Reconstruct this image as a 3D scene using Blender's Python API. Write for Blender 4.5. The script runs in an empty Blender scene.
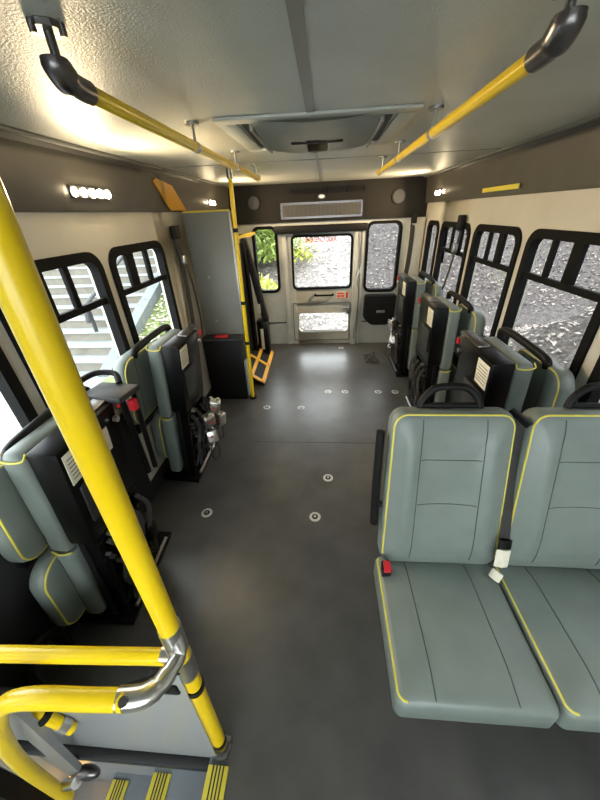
import bpy, bmesh, math, random
from mathutils import Vector, Matrix
from mathutils.bvhtree import BVHTree
random.seed(7)
S = bpy.context.scene
C = bpy.data.collections.new('bus'); S.collection.children.link(C)
V = Vector

# ---------------------------------------------------------------- materials
def mat(name, col, rough=.5, metal=0., noise=None, bump=None, coat=0., spec=.5, trans=0., emit=None):
    m = bpy.data.materials.new(name); m.use_nodes = True
    nt = m.node_tree; b = nt.nodes['Principled BSDF']
    b.inputs['Base Color'].default_value = (*col, 1)
    b.inputs['Roughness'].default_value = rough
    b.inputs['Metallic'].default_value = metal
    b.inputs['Coat Weight'].default_value = coat
    b.inputs['Specular IOR Level'].default_value = spec
    tc = nt.nodes.new('ShaderNodeTexCoord')
    if noise:
        sc, amt = noise
        n = nt.nodes.new('ShaderNodeTexNoise'); n.inputs['Scale'].default_value = sc; n.inputs['Detail'].default_value = 6
        nt.links.new(tc.outputs['Object'], n.inputs['Vector'])
        r = nt.nodes.new('ShaderNodeValToRGB')
        r.color_ramp.elements[0].position = .3; r.color_ramp.elements[1].position = .7
        r.color_ramp.elements[0].color = (*[c*(1-amt) for c in col], 1)
        r.color_ramp.elements[1].color = (*[min(1, c*(1+amt)) for c in col], 1)
        nt.links.new(n.outputs['Fac'], r.inputs['Fac']); nt.links.new(r.outputs['Color'], b.inputs['Base Color'])
    if bump:
        sc, st = bump
        n2 = nt.nodes.new('ShaderNodeTexNoise'); n2.inputs['Scale'].default_value = sc; n2.inputs['Detail'].default_value = 3
        nt.links.new(tc.outputs['Object'], n2.inputs['Vector'])
        bp = nt.nodes.new('ShaderNodeBump'); bp.inputs['Strength'].default_value = st; bp.inputs['Distance'].default_value = .01
        nt.links.new(n2.outputs['Fac'], bp.inputs['Height']); nt.links.new(bp.outputs['Normal'], b.inputs['Normal'])
    if emit:
        b.inputs['Emission Color'].default_value = (*emit[0], 1); b.inputs['Emission Strength'].default_value = emit[1]
    return m

def glass(name, tint):
    m = bpy.data.materials.new(name); m.use_nodes = True
    nt = m.node_tree; nt.nodes.clear()
    o = nt.nodes.new('ShaderNodeOutputMaterial'); mx = nt.nodes.new('ShaderNodeMixShader')
    t = nt.nodes.new('ShaderNodeBsdfTransparent'); g = nt.nodes.new('ShaderNodeBsdfGlossy')
    lw = nt.nodes.new('ShaderNodeLayerWeight'); pw = nt.nodes.new('ShaderNodeMath'); pw.operation = 'POWER'; pw.inputs[1].default_value = 5
    ma = nt.nodes.new('ShaderNodeMath'); ma.operation = 'MULTIPLY_ADD'; ma.inputs[1].default_value = .5; ma.inputs[2].default_value = .025
    nt.links.new(lw.outputs['Facing'], pw.inputs[0]); nt.links.new(pw.outputs[0], ma.inputs[0])
    t.inputs['Color'].default_value = (*tint, 1); g.inputs['Roughness'].default_value = .02
    nt.links.new(ma.outputs[0], mx.inputs[0]); nt.links.new(t.outputs[0], mx.inputs[1]); nt.links.new(g.outputs[0], mx.inputs[2])
    nt.links.new(mx.outputs[0], o.inputs[0]); return m

def leaf_litter(name, dark, light, sc=14):
    m = mat(name, dark, .9)
    nt = m.node_tree; b = nt.nodes['Principled BSDF']; tc = nt.nodes.new('ShaderNodeTexCoord')
    v = nt.nodes.new('ShaderNodeTexVoronoi'); v.inputs['Scale'].default_value = sc; v.inputs['Randomness'].default_value = 1
    n = nt.nodes.new('ShaderNodeTexNoise'); n.inputs['Scale'].default_value = sc*.25; n.inputs['Detail'].default_value = 5
    mt = nt.nodes.new('ShaderNodeMix'); mt.data_type = 'RGBA'
    r = nt.nodes.new('ShaderNodeValToRGB'); r.color_ramp.elements[0].position = .35; r.color_ramp.elements[1].position = .75
    r.color_ramp.elements[0].color = (*dark, 1); r.color_ramp.elements[1].color = (*light, 1)
    nt.links.new(tc.outputs['Object'], v.inputs['Vector']); nt.links.new(tc.outputs['Object'], n.inputs['Vector'])
    nt.links.new(v.outputs['Color'], r.inputs['Fac'])
    nt.links.new(r.outputs['Color'], mt.inputs['A'])
    r2 = nt.nodes.new('ShaderNodeValToRGB'); r2.color_ramp.elements[0].color = (*[c*.5 for c in dark], 1); r2.color_ramp.elements[1].color = (*light, 1)
    nt.links.new(n.outputs['Fac'], r2.inputs['Fac']); nt.links.new(r2.outputs['Color'], mt.inputs['B'])
    mt.inputs['Factor'].default_value = .45
    nt.links.new(mt.outputs['Result'], b.inputs['Base Color']); return m

M = dict(
    ceiling=mat('ceiling_vinyl', (.52, .54, .50), .38, .0, noise=(3, .08), bump=(230, .32)),
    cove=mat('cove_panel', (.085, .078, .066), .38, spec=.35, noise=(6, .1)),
    wall=mat('cream_wall', (.56, .53, .45), .45, noise=(5, .05), bump=(200, .05)),
    rearwall=mat('rear_white', (.50, .51, .47), .4, noise=(8, .06)),
    taupe=mat('rear_taupe', (.013, .0115, .009), .6, spec=.2, noise=(10, .1)),
    grey=mat('partition_grey', (.205, .205, .185), .42, noise=(4, .08)),
    panelgrey=mat('modesty_grey', (.30, .31, .315), .3, noise=(3, .05)),
    floor=mat('floor_vinyl', (.074, .073, .071), .30, noise=(5, .22), bump=(300, .06)),
    rubber=mat('black_rubber', (.006, .006, .006), .7, spec=.12),
    black=mat('black_gloss', (.004, .004, .004), .35, spec=.18),
    blackm=mat('black_matte', (.008, .008, .008), .5, spec=.2),
    dgrey=mat('dark_grey_pad', (.020, .021, .022), .5),
    yellow=mat('yellow_powder', (.86, .60, .006), .28, coat=.1, spec=.4),
    yellow2=mat('yellow_tread', (.72, .60, .06), .5),
    ygrate=mat('amber_grate', (.85, .45, .02), .4),
    piping=mat('yellow_piping', (.68, .60, .09), .45),
    vinyl=mat('seat_vinyl', (.178, .210, .192), .36, noise=(9, .07), bump=(260, .10), spec=.45),
    vinyl2=mat('seat_bolster', (.085, .108, .102), .36, noise=(9, .07), bump=(260, .10)),
    stitch=mat('stitch_line', (.05, .065, .062), .7),
    chrome=mat('chrome', (.72, .71, .69), .28, 1.),
    steel=mat('brushed_steel', (.35, .35, .34), .35, 1.),
    pewter=mat('dark_cast_metal', (.16, .15, .15), .3, .9),
    paper=mat('paper_label', (.72, .68, .55), .6, noise=(60, .08)),
    ink=mat('ink', (.10, .09, .08), .6),
    red=mat('red_plastic', (.55, .02, .03), .35),
    redink=mat('red_ink', (.75, .06, .04), .5),
    webbing=mat('webbing', (.03, .028, .027), .75, bump=(500, .3)),
    amber=mat('amber_reflection_tone', (.55, .27, .01), .35),  # colour of the orange reflection on the left cove
    led=mat('led', (1, .9, .7), .4, emit=((1., .80, .50), 60)),
    tread=mat('step_tread', (.20, .22, .24), .3, noise=(12, .1)),
    concrete=mat('concrete', (.135, .148, .146), .85, noise=(2.5, .12)),
    riser=mat('concrete_riser', (.13, .12, .098), .9, noise=(3, .15)),
    curb=mat('curb', (.10, .115, .115), .9, noise=(4, .12)),
    grass=leaf_litter('grass', (.03, .06, .01), (.16, .19, .06), 18),
    litter=leaf_litter('leaf_litter', (.036, .031, .027), (.20, .176, .155), 22),
    litter2=leaf_litter('pale_litter', (.085, .073, .068), (.25, .222, .212), 24),
    leaf=mat('leaves', (.20, .27, .06), .7, noise=(2, .5)),
    leafy=mat('yellow_leaves', (.42, .44, .09), .7, noise=(2, .4)),
    deadleaf=mat('dead_leaves', (.46, .40, .35), .8, noise=(3, .5)),
    bark=mat('bark', (.10, .07, .05), .9),
    glass=glass('clear_glass', (.93, .95, .94)),
    tint=glass('tinted_glass', (.54, .55, .55)),
    anchor=mat('anchor_metal', (.62, .61, .58), .45, .35),
    lens=mat('lamp_lens', (.75, .75, .72), .3),
)

# ---------------------------------------------------------------- helpers
def link(name, bm, m, parent=None, smooth=True, ang=35):
    me = bpy.data.meshes.new(name)
    bmesh.ops.recalc_face_normals(bm, faces=bm.faces)
    bm.to_mesh(me); bm.free()
    if smooth:
        for p in me.polygons: p.use_smooth = True
        me.set_sharp_from_angle(angle=math.radians(ang))
    me.materials.append(M[m] if isinstance(m, str) else m)
    o = bpy.data.objects.new(name, me); C.objects.link(o)
    if parent: o.parent = parent
    return o
def tag(o, label, cat, group=None, kind=None):
    o['label'] = label; o['category'] = cat
    if group: o['group'] = group
    if kind: o['kind'] = kind
    return o
def thing(name, label, cat, loc=(0, 0, 0), rot=(0, 0, 0), group=None):
    o = bpy.data.objects.new(name, None); C.objects.link(o); o.empty_display_size = .05
    o.location = loc; o.rotation_euler = rot
    return tag(o, label, cat, group)
def struct(o): o['kind'] = 'structure'; return o
def B(): return bmesh.new()
def box(bm, x0, x1, y0, y1, z0, z1, bev=0., seg=2):
    x0, x1 = sorted((x0, x1)); y0, y1 = sorted((y0, y1)); z0, z1 = sorted((z0, z1))
    vs = [bm.verts.new(p) for p in [(x0,y0,z0),(x1,y0,z0),(x1,y1,z0),(x0,y1,z0),(x0,y0,z1),(x1,y0,z1),(x1,y1,z1),(x0,y1,z1)]]
    fs = [bm.faces.new([vs[i] for i in f]) for f in [(0,3,2,1),(4,5,6,7),(0,1,5,4),(1,2,6,5),(2,3,7,6),(3,0,4,7)]]
    if bev:
        es = list({e for f in fs for e in f.edges})
        bmesh.ops.bevel(bm, geom=es, offset=bev, segments=seg, profile=.5, affect='EDGES')
    return bm
def smoothpath(pts, n=6):
    pts = [V(p) for p in pts]
    if len(pts) < 3: return pts
    out = []
    P = [pts[0]*2-pts[1]] + pts + [pts[-1]*2-pts[-2]]
    for i in range(1, len(P)-2):
        a, b, c, d = P[i-1], P[i], P[i+1], P[i+2]
        for k in range(n):
            t = k/n
            out.append(.5*((2*b)+(-a+c)*t+(2*a-5*b+4*c-d)*t*t+(-a+3*b-3*c+d)*t**3))
    out.append(pts[-1]); return out
def tube(bm, pts, r, seg=10, closed=False, flat=None, caps=True):
    pts = [V(p) for p in pts]; n = len(pts); rings = []
    up = None
    for i, p in enumerate(pts):
        if closed: t = (pts[(i+1) % n]-pts[i-1]).normalized()
        else: t = (pts[min(i+1, n-1)]-pts[max(i-1, 0)]).normalized()
        if up is None:
            up = V((0, 0, 1)) if abs(t.z) < .9 else V((0, 1, 0))
        a = t.cross(up)
        if a.length < 1e-4: a = t.cross(V((1, 0, 0)))
        a.normalize(); b = a.cross(t).normalized(); up = b
        rr = r[i] if isinstance(r, (list, tuple)) else r
        ra, rb = (rr, rr) if not flat else (rr*flat[0], rr*flat[1])
        rings.append([bm.verts.new(p + a*math.cos(2*math.pi*k/seg)*ra + b*math.sin(2*math.pi*k/seg)*rb) for k in range(seg)])
    m = n if closed else n-1
    for i in range(m):
        A, Bq = rings[i], rings[(i+1) % n]
        for k in range(seg):
            bm.faces.new((A[k], A[(k+1) % seg], Bq[(k+1) % seg], Bq[k]))
    if not closed and caps:
        bm.faces.new(rings[0][::-1]); bm.faces.new(rings[-1])
    return bm
def cyl(bm, p0, p1, r, seg=16): return tube(bm, [p0, p1], r, seg)
def rrect(u0, u1, v0, v1, r, n=6):
    out = []
    for cx, cy, a0 in ((u1-r, v1-r, 0), (u0+r, v1-r, 90), (u0+r, v0+r, 180), (u1-r, v0+r, 270)):
        for k in range(n+1):
            a = math.radians(a0+90*k/n); out.append((cx+r*math.cos(a), cy+r*math.sin(a)))
    return out
def ring(bm, outer, inner, f0, f1):
    """outer/inner 2D lists, f0/f1 map (u,v)->3D for front & back"""
    L = [[bm.verts.new(f(*p)) for p in q] for f, q in ((f0, outer), (f0, inner), (f1, inner), (f1, outer))]
    n = len(outer)
    for a in range(4):
        A, Bq = L[a], L[(a+1) % 4]
        for k in range(n): bm.faces.new((A[k], A[(k+1) % n], Bq[(k+1) % n], Bq[k]))
    return bm
def prism(bm, poly, f0, f1):
    A = [bm.verts.new(f0(*p)) for p in poly]; Bq = [bm.verts.new(f1(*p)) for p in poly]
    n = len(poly); bm.faces.new(A[::-1]); bm.faces.new(Bq)
    for k in range(n): bm.faces.new((A[k], A[(k+1) % n], Bq[(k+1) % n], Bq[k]))
    return bm
def holes_wall(bm, u0, u1, v0, v1, holes, f0, f1):
    us = sorted({u0, u1, *[h[0] for h in holes], *[h[1] for h in holes]}); vs = sorted({v0, v1, *[h[2] for h in holes], *[h[3] for h in holes]})
    us = [u for u in us if u0 <= u <= u1]; vs = [v for v in vs if v0 <= v <= v1]
    for a, b in zip(us, us[1:]):
        for c, d in zip(vs, vs[1:]):
            mu, mv = (a+b)/2, (c+d)/2
            if any(h[0] < mu < h[1] and h[2] < mv < h[3] for h in holes): continue
            prism(bm, [(a, c), (b, c), (b, d), (a, d)], f0, f1)
    bmesh.ops.remove_doubles(bm, verts=bm.verts, dist=1e-5)
    # drop the doubled inner faces between cells
    seen = {}
    for f in list(bm.faces):
        k = frozenset(v.index for v in f.verts) if False else tuple(round(x, 4) for x in f.calc_center_median())
        seen.setdefault(k, []).append(f)
    dead = [f for fs in seen.values() if len(fs) > 1 for f in fs]
    bmesh.ops.delete(bm, geom=dead, context='FACES')
    return bm
def frame(o, U, Vv, N):
    o = V(o); U = V(U).normalized(); Vv = V(Vv).normalized(); N = V(N).normalized()
    return lambda u, v, n: o+U*u+Vv*v+N*n
def pillow(bm, F, w, d, t, cr, er, hf, taper=0., NR=9, n=7):
    """upholstered slab: u in +-w/2, v in 0..d, n 0..t ; hf(u,v) adds height on the top"""
    base = rrect(-w/2, w/2, 0, d, cr, n)
    c = (0, d/2)
    def tp(p): return (p[0]*(1-taper*p[1]/d), p[1])
    def inset(s): # shrink towards the middle by absolute distance s
        sx = (w/2-s)/(w/2); sy = (d/2-s)/(d/2)
        return [(p[0]*sx, c[1]+(p[1]-c[1])*sy) for p in base]
    rings = []
    def add(pts, h): rings.append([bm.verts.new(F(*tp(p), h(p) if callable(h) else h)) for p in pts])
    add(inset(er), 0); add(inset(er*.3), er*.3); add(inset(0), er)
    add(inset(0), t-er)
    for k in range(1, 4):
        a = math.pi/2*k/3; add(inset(er*(1-math.cos(a))), t-er+er*math.sin(a))
    top = inset(er)
    for k in range(1, NR):
        s = 1-k/NR
        pts = [(p[0]*s, c[1]+(p[1]-c[1])*s) for p in top]
        fade = min(1, k/2.)
        add(pts, lambda p, fade=fade: t+fade*hf(p[0], p[1]))
    N = len(base)
    for A, Q in zip(rings, rings[1:]):
        for k in range(N): bm.faces.new((A[k], A[(k+1) % N], Q[(k+1) % N], Q[k]))
    bm.faces.new(rings[0][::-1]); 
    cv = bm.verts.new(F(0, d/2, t+hf(0, d/2)))
    for k in range(N): bm.faces.new((rings[-1][k], rings[-1][(k+1) % N], cv))
    outline = [tp(p) for p in inset(er*.35)]
    return outline
def text(name, body, size, loc, rot, m, parent, w=None, ext=.0006):
    cu = bpy.data.curves.new(name, 'FONT'); cu.body = body; cu.size = size; cu.align_x = 'CENTER'; cu.align_y = 'CENTER'; cu.extrude = ext; cu.offset = size*.02
    tmp = bpy.data.objects.new(name+'_tmp', cu); C.objects.link(tmp)
    bpy.context.view_layer.update()
    me = bpy.data.meshes.new_from_object(tmp.evaluated_get(bpy.context.evaluated_depsgraph_get()))
    bpy.data.objects.remove(tmp)
    o = bpy.data.objects.new(name, me); me.materials.clear(); me.materials.append(M[m]); C.objects.link(o)
    o.location = loc; o.rotation_euler = rot; o.parent = parent
    if w:
        xs = [v.co.x for v in me.vertices]; k = w/(max(xs)-min(xs))
        for v in me.vertices: v.co.x *= k
    return o
def copy_tree(o, parent=None):
    c = o.copy(); C.objects.link(c)
    if parent: c.parent = parent
    for ch in list(o.children): copy_tree(ch, c)
    return c

# ---------------------------------------------------------------- shell
XW, YB, YF, ZC = 1.2, 4.48, -1.6, 1.98
# floor, with the entry stair well cut out on the left
bm = B()
holes_wall(bm, -XW, XW, YF, YB, [(-XW, -.40, -.62, .30)], lambda u, v: V((u, v, 0)), lambda u, v: V((u, v, -.06)))
fl = struct(link('floor', bm, 'floor'))
# ceiling as one skin with thin seams
bm = B(); box(bm, -XW-.05, XW+.05, YF, YB+.05, ZC, ZC+.05)
struct(link('ceiling', bm, 'ceiling'))
bm = B(); box(bm, -.066, -.038, YF, 1.46, ZC-.004, ZC); box(bm, -.058, -.046, 2.16, YB, ZC-.004, ZC)
box(bm, -XW, XW, 2.62, 2.63, ZC-.003, ZC)
struct(link('trim_1', bm, 'grey'))

ZT, ZS = 1.55, .76
LW = [(.30, 1.02), (1.08, 1.75), (1.82, 2.50)]
RW = [(-.15, .60), (.66, 1.36), (1.44, 2.17), (2.24, 2.95), (3.03, 3.79), (3.86, 4.28)]
def wallx(name, s, wins, extra=()):
    f0 = lambda u, v: V((s*XW, u, v)); f1 = lambda u, v: V((s*(XW+.06), u, v))
    bm = B()
    holes_wall(bm, YF, YB, 0 if s > 0 else -.62, ZC, [(a+.03, b-.03, ZS+.03, ZT-.03) for a, b in wins]+list(extra), f0, f1)
    return struct(link(name, bm, 'wall'))
wallx('wall_left', -1, LW, [(-.62, .24, -.62, 1.85)])
wallx('wall_right', 1, RW)
wn = 0
def side_window(s, a, b, gl, bars, latch=True, zrail=1.30):
    global wn; wn += 1
    X = s*XW
    bm = B(); f0 = lambda u, v: V((X-s*.014, u, v)); f1 = lambda u, v: V((X+s*.035, u, v))
    o = rrect(a, b, ZS, ZT, .10); i = rrect(a+.047, b-.047, ZS+.047, ZT-.047, .06)
    ring(bm, o, i, f0, f1)
    w = struct(link('window_%d' % wn, bm, 'rubber'))
    if zrail:
        r = B(); box(r, X, X+s*.028, a+.035, b-.035, zrail-.016, zrail+.018, .004)
        link('window_rail', r, 'rubber', w)
    for (y, wd) in bars:
        r = B(); box(r, X+s*.004, X+s*.028, y-wd/2, y+wd/2, zrail+.015, ZT-.035, .003)
        link('window_mullion', r, 'rubber', w)
    g = B(); prism(g, rrect(a+.03, b-.03, ZS+.03, ZT-.03, .07), lambda u, v: V((X+s*.029, u, v)), lambda u, v: V((X+s*.032, u, v)))
    link('window_glass', g, gl, w)
    return w
side_window(-1, *LW[0], 'glass', [(.52, .03), (.78, .08)])
side_window(-1, *LW[1], 'glass', [(1.31, .10), (1.50, .035)])
side_window(-1, *LW[2], 'glass', [(2.06, .085), (2.27, .04)])
side_window(1, *RW[0], 'tint', [(.1, .03), (.33, .07)])
side_window(1, *RW[1], 'tint', [(.88, .075), (1.12, .03)])
side_window(1, *RW[2], 'tint', [(1.755, .075), (1.945, .032)])
side_window(1, *RW[3], 'tint', [(2.52, .075), (2.70, .032)])
side_window(1, *RW[4], 'tint', [(3.28, .075), (3.48, .032)])
side_window(1, *RW[5], 'tint', [], zrail=None)
# cove panels with a slim trim line under them
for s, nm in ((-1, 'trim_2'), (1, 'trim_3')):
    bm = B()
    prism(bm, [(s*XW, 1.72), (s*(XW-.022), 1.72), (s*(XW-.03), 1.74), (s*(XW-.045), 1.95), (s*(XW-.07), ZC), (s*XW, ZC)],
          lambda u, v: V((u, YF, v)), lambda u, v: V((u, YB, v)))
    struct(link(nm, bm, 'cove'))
    bm = B(); box(bm, s*(XW-.052), s*(XW-.085), YF, YB, ZC-.014, ZC-.001, .003)
    struct(link('trim_%d' % (4 if s < 0 else 5), bm, 'grey'))
for s, nm in ((-1, 'baseboard_left'), (1, 'baseboard_right')):
    bm = B(); box(bm, s*XW, s*(XW-.012), .32, YB, 0, .12, .003); struct(link(nm, bm, 'dgrey'))

# rear wall
f0 = lambda u, v: V((u, YB, v)); f1 = lambda u, v: V((u, YB+.06, v))
RWL = (-.93, -.60, .74, 1.55); RWR = (.51, .95, .72, 1.56)
DX0, DX1, DZ = -.49, .42, 1.46
bm = B()
holes_wall(bm, -XW, XW, 0, 1.58, [(RWL[0]+.03, RWL[1]-.03, RWL[2]+.03, RWL[3]-.03), (RWR[0]+.03, RWR[1]-.03, RWR[2]+.03, RWR[3]-.03), (DX0, DX1, -.01, DZ)], f0, f1)
rw = struct(link('wall_rear', bm, 'rearwall'))
bm = B(); box(bm, -XW, XW, YB-.03, YB+.06, 1.58, ZC)
struct(link('trim_6', bm, 'taupe'))
bm = B(); box(bm, -XW, DX0-.06, YB-.012, YB, .315, .325); box(bm, DX1+.1, XW, YB-.012, YB, .315, .325)
struct(link('baseboard_rear', bm, 'blackm'))
bm = B(); box(bm, 1.02, 1.19, YB-.10, YB-.002, .0, 1.58, .02); struct(link('trim_7', bm, 'wall'))
for k, (a, b, c, d) in enumerate((RWL, RWR)):
    wn += 1; bm = B()
    ring(bm, rrect(a, b, c, d, .09), rrect(a+.035, b-.035, c+.035, d-.035, .06), lambda u, v: V((u, YB-.014, v)), lambda u, v: V((u, YB+.07, v)))
    w = struct(link('window_%d' % wn, bm, 'rubber'))
    g = B(); prism(g, rrect(a+.03, b-.03, c+.03, d-.03, .06), lambda u, v: V((u, YB+.03, v)), lambda u, v: V((u, YB+.034, v)))
    link('window_glass', g, 'glass' if k == 0 else 'tint', w)
# rear door
bm = B()
holes_wall(bm, DX0, DX1, .0, DZ, [(-.41, .33, .80, 1.41), (-.37, .33, .19, .45)], lambda u, v: V((u, YB+.0, v)), lambda u, v: V((u, YB+.045, v)))
door = struct(link('door_1', bm, 'rearwall'))
bm = B(); ring(bm, rrect(-.435, .355, .775, 1.435, .06), rrect(-.41, .33, .80, 1.41, .045), lambda u, v: V((u, YB-.012, v)), lambda u, v: V((u, YB+.05, v)))
link('window_frame', bm, 'rubber', door)
bm = B(); ring(bm, rrect(-.39, .35, .17, .47, .06), rrect(-.37, .33, .19, .45, .05), lambda u, v: V((u, YB-.008, v)), lambda u, v: V((u, YB+.05, v)))
link('lower_window_frame', bm, 'rearwall', door)
bm = B(); ring(bm, rrect(-.45, .355, .05, .60, .02), rrect(-.435, .34, .065, .585, .015), lambda u, v: V((u, YB-.012, v)), lambda u, v: V((u, YB+.0, v)))
link('door_panel_molding', bm, 'grey', door)
bm = B(); prism(bm, rrect(-.42, .34, .79, 1.42, .05), lambda u, v: V((u, YB+.025, v)), lambda u, v: V((u, YB+.029, v)))
link('door_glass', bm, 'glass', door)
bm = B(); prism(bm, rrect(-.38, .34, .18, .46, .05), lambda u, v: V((u, YB+.025, v)), lambda u, v: V((u, YB+.029, v)))
link('lower_door_glass', bm, 'glass', door)
bm = B(); tube(bm, smoothpath([(-.13, YB, .705), (-.13, YB-.04, .70), (-.08, YB-.05, .70), (.06, YB-.05, .70), (.11, YB-.04, .70), (.11, YB, .705)], 4), .013, 8)
link('door_handle', bm, 'rubber', door)
bm = B(); prism(bm, [(.15, .635), (.33, .635), (.33, .735), (.15, .735)], lambda u, v: V((u, YB-.004, v)), lambda u, v: V((u, YB-.001, v)))
st = link('sticker', bm, 'paper', door)
bm = B()
for (a, b, c, d) in ((.165, .255, .70, .722), (.165, .215, .665, .69), (.222, .265, .665, .69), (.165, .27, .645, .655), (.285, .315, .645, .725)):
    box(bm, a, b, YB-.0055, YB-.004, c, d)
link('sticker_print', bm, 'redink', st)
text('emergency_door_lettering', 'EMERGENCY DOOR', .085, (-.05, YB+.022, 1.375), (math.pi/2, 0, 0), 'redink', door, w=.40)
bm = B(); box(bm, .25, .34, YB-.02, YB, .50, .53, .004); box(bm, .31, .35, YB-.035, YB-.005, .44, .55, .004)
link('door_latch', bm, 'steel', door)
# door post, jambs, header
bm = B(); box(bm, .365, .44, YB-.07, YB-.001, 0, 1.47, .01); box(bm, DX0-.055, DX0+.0, YB-.03, YB-.001, 0, 1.47, .008); box(bm, .455, .49, YB-.04, YB-.001, 0, 1.47, .006)
struct(link('trim_8', bm, 'rearwall'))
bm = B(); box(bm, DX0-.14, .52, YB-.10, YB-.001, 1.46, 1.545, .015); struct(link('trim_9', bm, 'blackm'))
bm = B(); tube(bm, smoothpath([(.45, YB-.09, 1.45), (.46, YB-.09, 1.1), (.42, YB-.1, .9), (.45, YB-.1, .75), (.44, YB-.09, .5), (.40, YB-.09, .1)], 5), .008, 6)
tag(link('door_cable', bm, 'steel'), 'thin grey cable hanging down the post beside the rear door', 'cable')
# rear heater vent with grille
t = thing('air_vent', 'wide rectangular louvred air vent above the rear door', 'vent', (-.045, YB-.03, 1.70))
bm = B(); ring(bm, rrect(-.49, .49, -.085, .085, .008, 2), rrect(-.465, .465, -.062, .062, .005, 2), lambda u, v: V((u, -.02, v)), lambda u, v: V((u, 0, v))); link('vent_frame', bm, 'pewter', t)
bm = B(); box(bm, -.47, .47, -.004, -.001, -.065, .065); link('backing', bm, 'grey', t)
bm = B()
for k in range(60): box(bm, -.46+k*.0156, -.452+k*.0156, -.014, -.004, -.06, .06)
link('grille', bm, mat('vent_brown', (.10, .085, .06), .5), t)
for k in range(4):
    x = -.38+k*.23
    t = thing('ceiling_vent', ['leftmost', 'second from left', 'third from left', 'rightmost'][k]+' of four dark vents above the rear door grille', 'vent', (x+.06, YB-.03, 1.895), group='dark vents high on the rear wall')
    bm = B(); ring(bm, rrect(-.1, .1, -.032, .032, .01, 2), rrect(-.085, .085, -.02, .02, .006, 2), lambda u, v: V((u, -.014, v)), lambda u, v: V((u, 0, v))); link('vent_frame', bm, 'blackm', t)
    bm = B()
    for q in range(3): box(bm, -.085, .085, -.008, -.001, -.016+q*.014, -.010+q*.014)
    link('slats', bm, 'rubber', t)
t = thing('dome_lamp', 'small oval lamp between the vents and the rear grille', 'lamp', (-.04, YB-.03, 1.835))
bm = B(); tube(bm, [(0, 0, 0), (0, -.01, 0)], .045, 20, flat=(1, .55)); link('lamp_bezel', bm, 'pewter', t)
bm = B(); tube(bm, [(0, -.005, 0), (0, -.018, 0)], .033, 20, flat=(1, .5)); link('lamp_lens', bm, 'lens', t)
for s, xx in ((-1, -.86), (1, .86)):
    t = thing('speaker', 'round dark speaker on the rear wall, '+('left of the grille' if s < 0 else 'right of the grille'), 'speaker', (xx, YB-.03, 1.80))
    bm = B(); tube(bm, [(0, 0, 0), (0, -.012, 0)], .085, 24); link('speaker_rim', bm, 'taupe', t)
    bm = B(); tube(bm, [(0, -.01, 0), (0, -.016, 0)], .068, 24); link('speaker_mesh', bm, 'dgrey', t)
# black cabinet below right rear window
t = thing('wall_box', 'black rounded plastic box on the rear wall below the right window', 'box', (.745, YB, .30))
bm = B()
prism(bm, [(-.21, .40), (-.215, .10), (-.16, .04), (-.1, 0), (.1, 0), (.19, .05), (.2, .40)], lambda u, v: V((u, -.13, v)), lambda u, v: V((u, -.002, v)))
bmesh.ops.bevel(bm, geom=list(bm.edges), offset=.012, segments=2, affect='EDGES'); link('housing', bm, 'blackm', t)
bm = B(); box(bm, -.05, .06, -.137, -.13, .17, .205, .004); link('badge', bm, 'steel', t)
bm = B(); box(bm, -.205, .19, -.134, -.128, .30, .306); link('lid_seam', bm, 'black', t)
# belt beside right rear window
t = thing('shoulder_belt', 'black shoulder belt hanging right of the rear right window', 'belt', (1.0, YB-.13, .72))
bm = B(); tube(bm, smoothpath([(.045, .05, .85), (.04, 0, .60), (.03, 0, .3), (-.01, 0, 0)], 4), .028, 8, flat=(1, .18)); link('webbing', bm, 'webbing', t)
bm = B(); box(bm, .015, .075, -.015, .03, .80, .90, .008); link('upper_anchor', bm, 'blackm', t)
bm = B(); box(bm, -.03, .03, -.03, .03, -.06, .03, .008); link('retractor', bm, 'blackm', t)

# front bulkhead behind the camera
bm = B(); holes_wall(bm, -XW, XW, -.62, ZC, [(-1.05, 1.05, .75, 1.80)], lambda u, v: V((u, YF, v)), lambda u, v: V((u, YF-.05, v)))
struct(link('wall_front', bm, 'dgrey'))
wn += 1
bm = B(); prism(bm, [(-1.06, .74), (1.06, .74), (1.06, 1.81), (-1.06, 1.81)], lambda u, v: V((u, YF-.02, v)), lambda u, v: V((u, YF-.025, v)))
struct(link('window_%d' % wn, bm, 'glass'))

for k, (a_, b_) in enumerate(((-.62, -.19), (-.19, .24))):
    bm = B(); ring(bm, rrect(a_+.003, b_-.003, -.62, 1.85, .02), rrect(a_+.06, b_-.06, -.45, 1.77, .05), lambda u, v: V((-XW-.01, u, v)), lambda u, v: V((-XW-.05, u, v)))
    dr = struct(link('door_%d' % (k+2), bm, 'rubber'))
    bm = B(); prism(bm, rrect(a_+.05, b_-.05, -.46, 1.78, .04), lambda u, v: V((-XW-.03, u, v)), lambda u, v: V((-XW-.034, u, v))); link('door_glass', bm, 'tint', dr)
bm = B(); box(bm, -XW+.001, -XW+.014, .34, 1.50, 0, .70, .004); struct(link('trim_16', bm, 'dgrey'))
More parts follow.
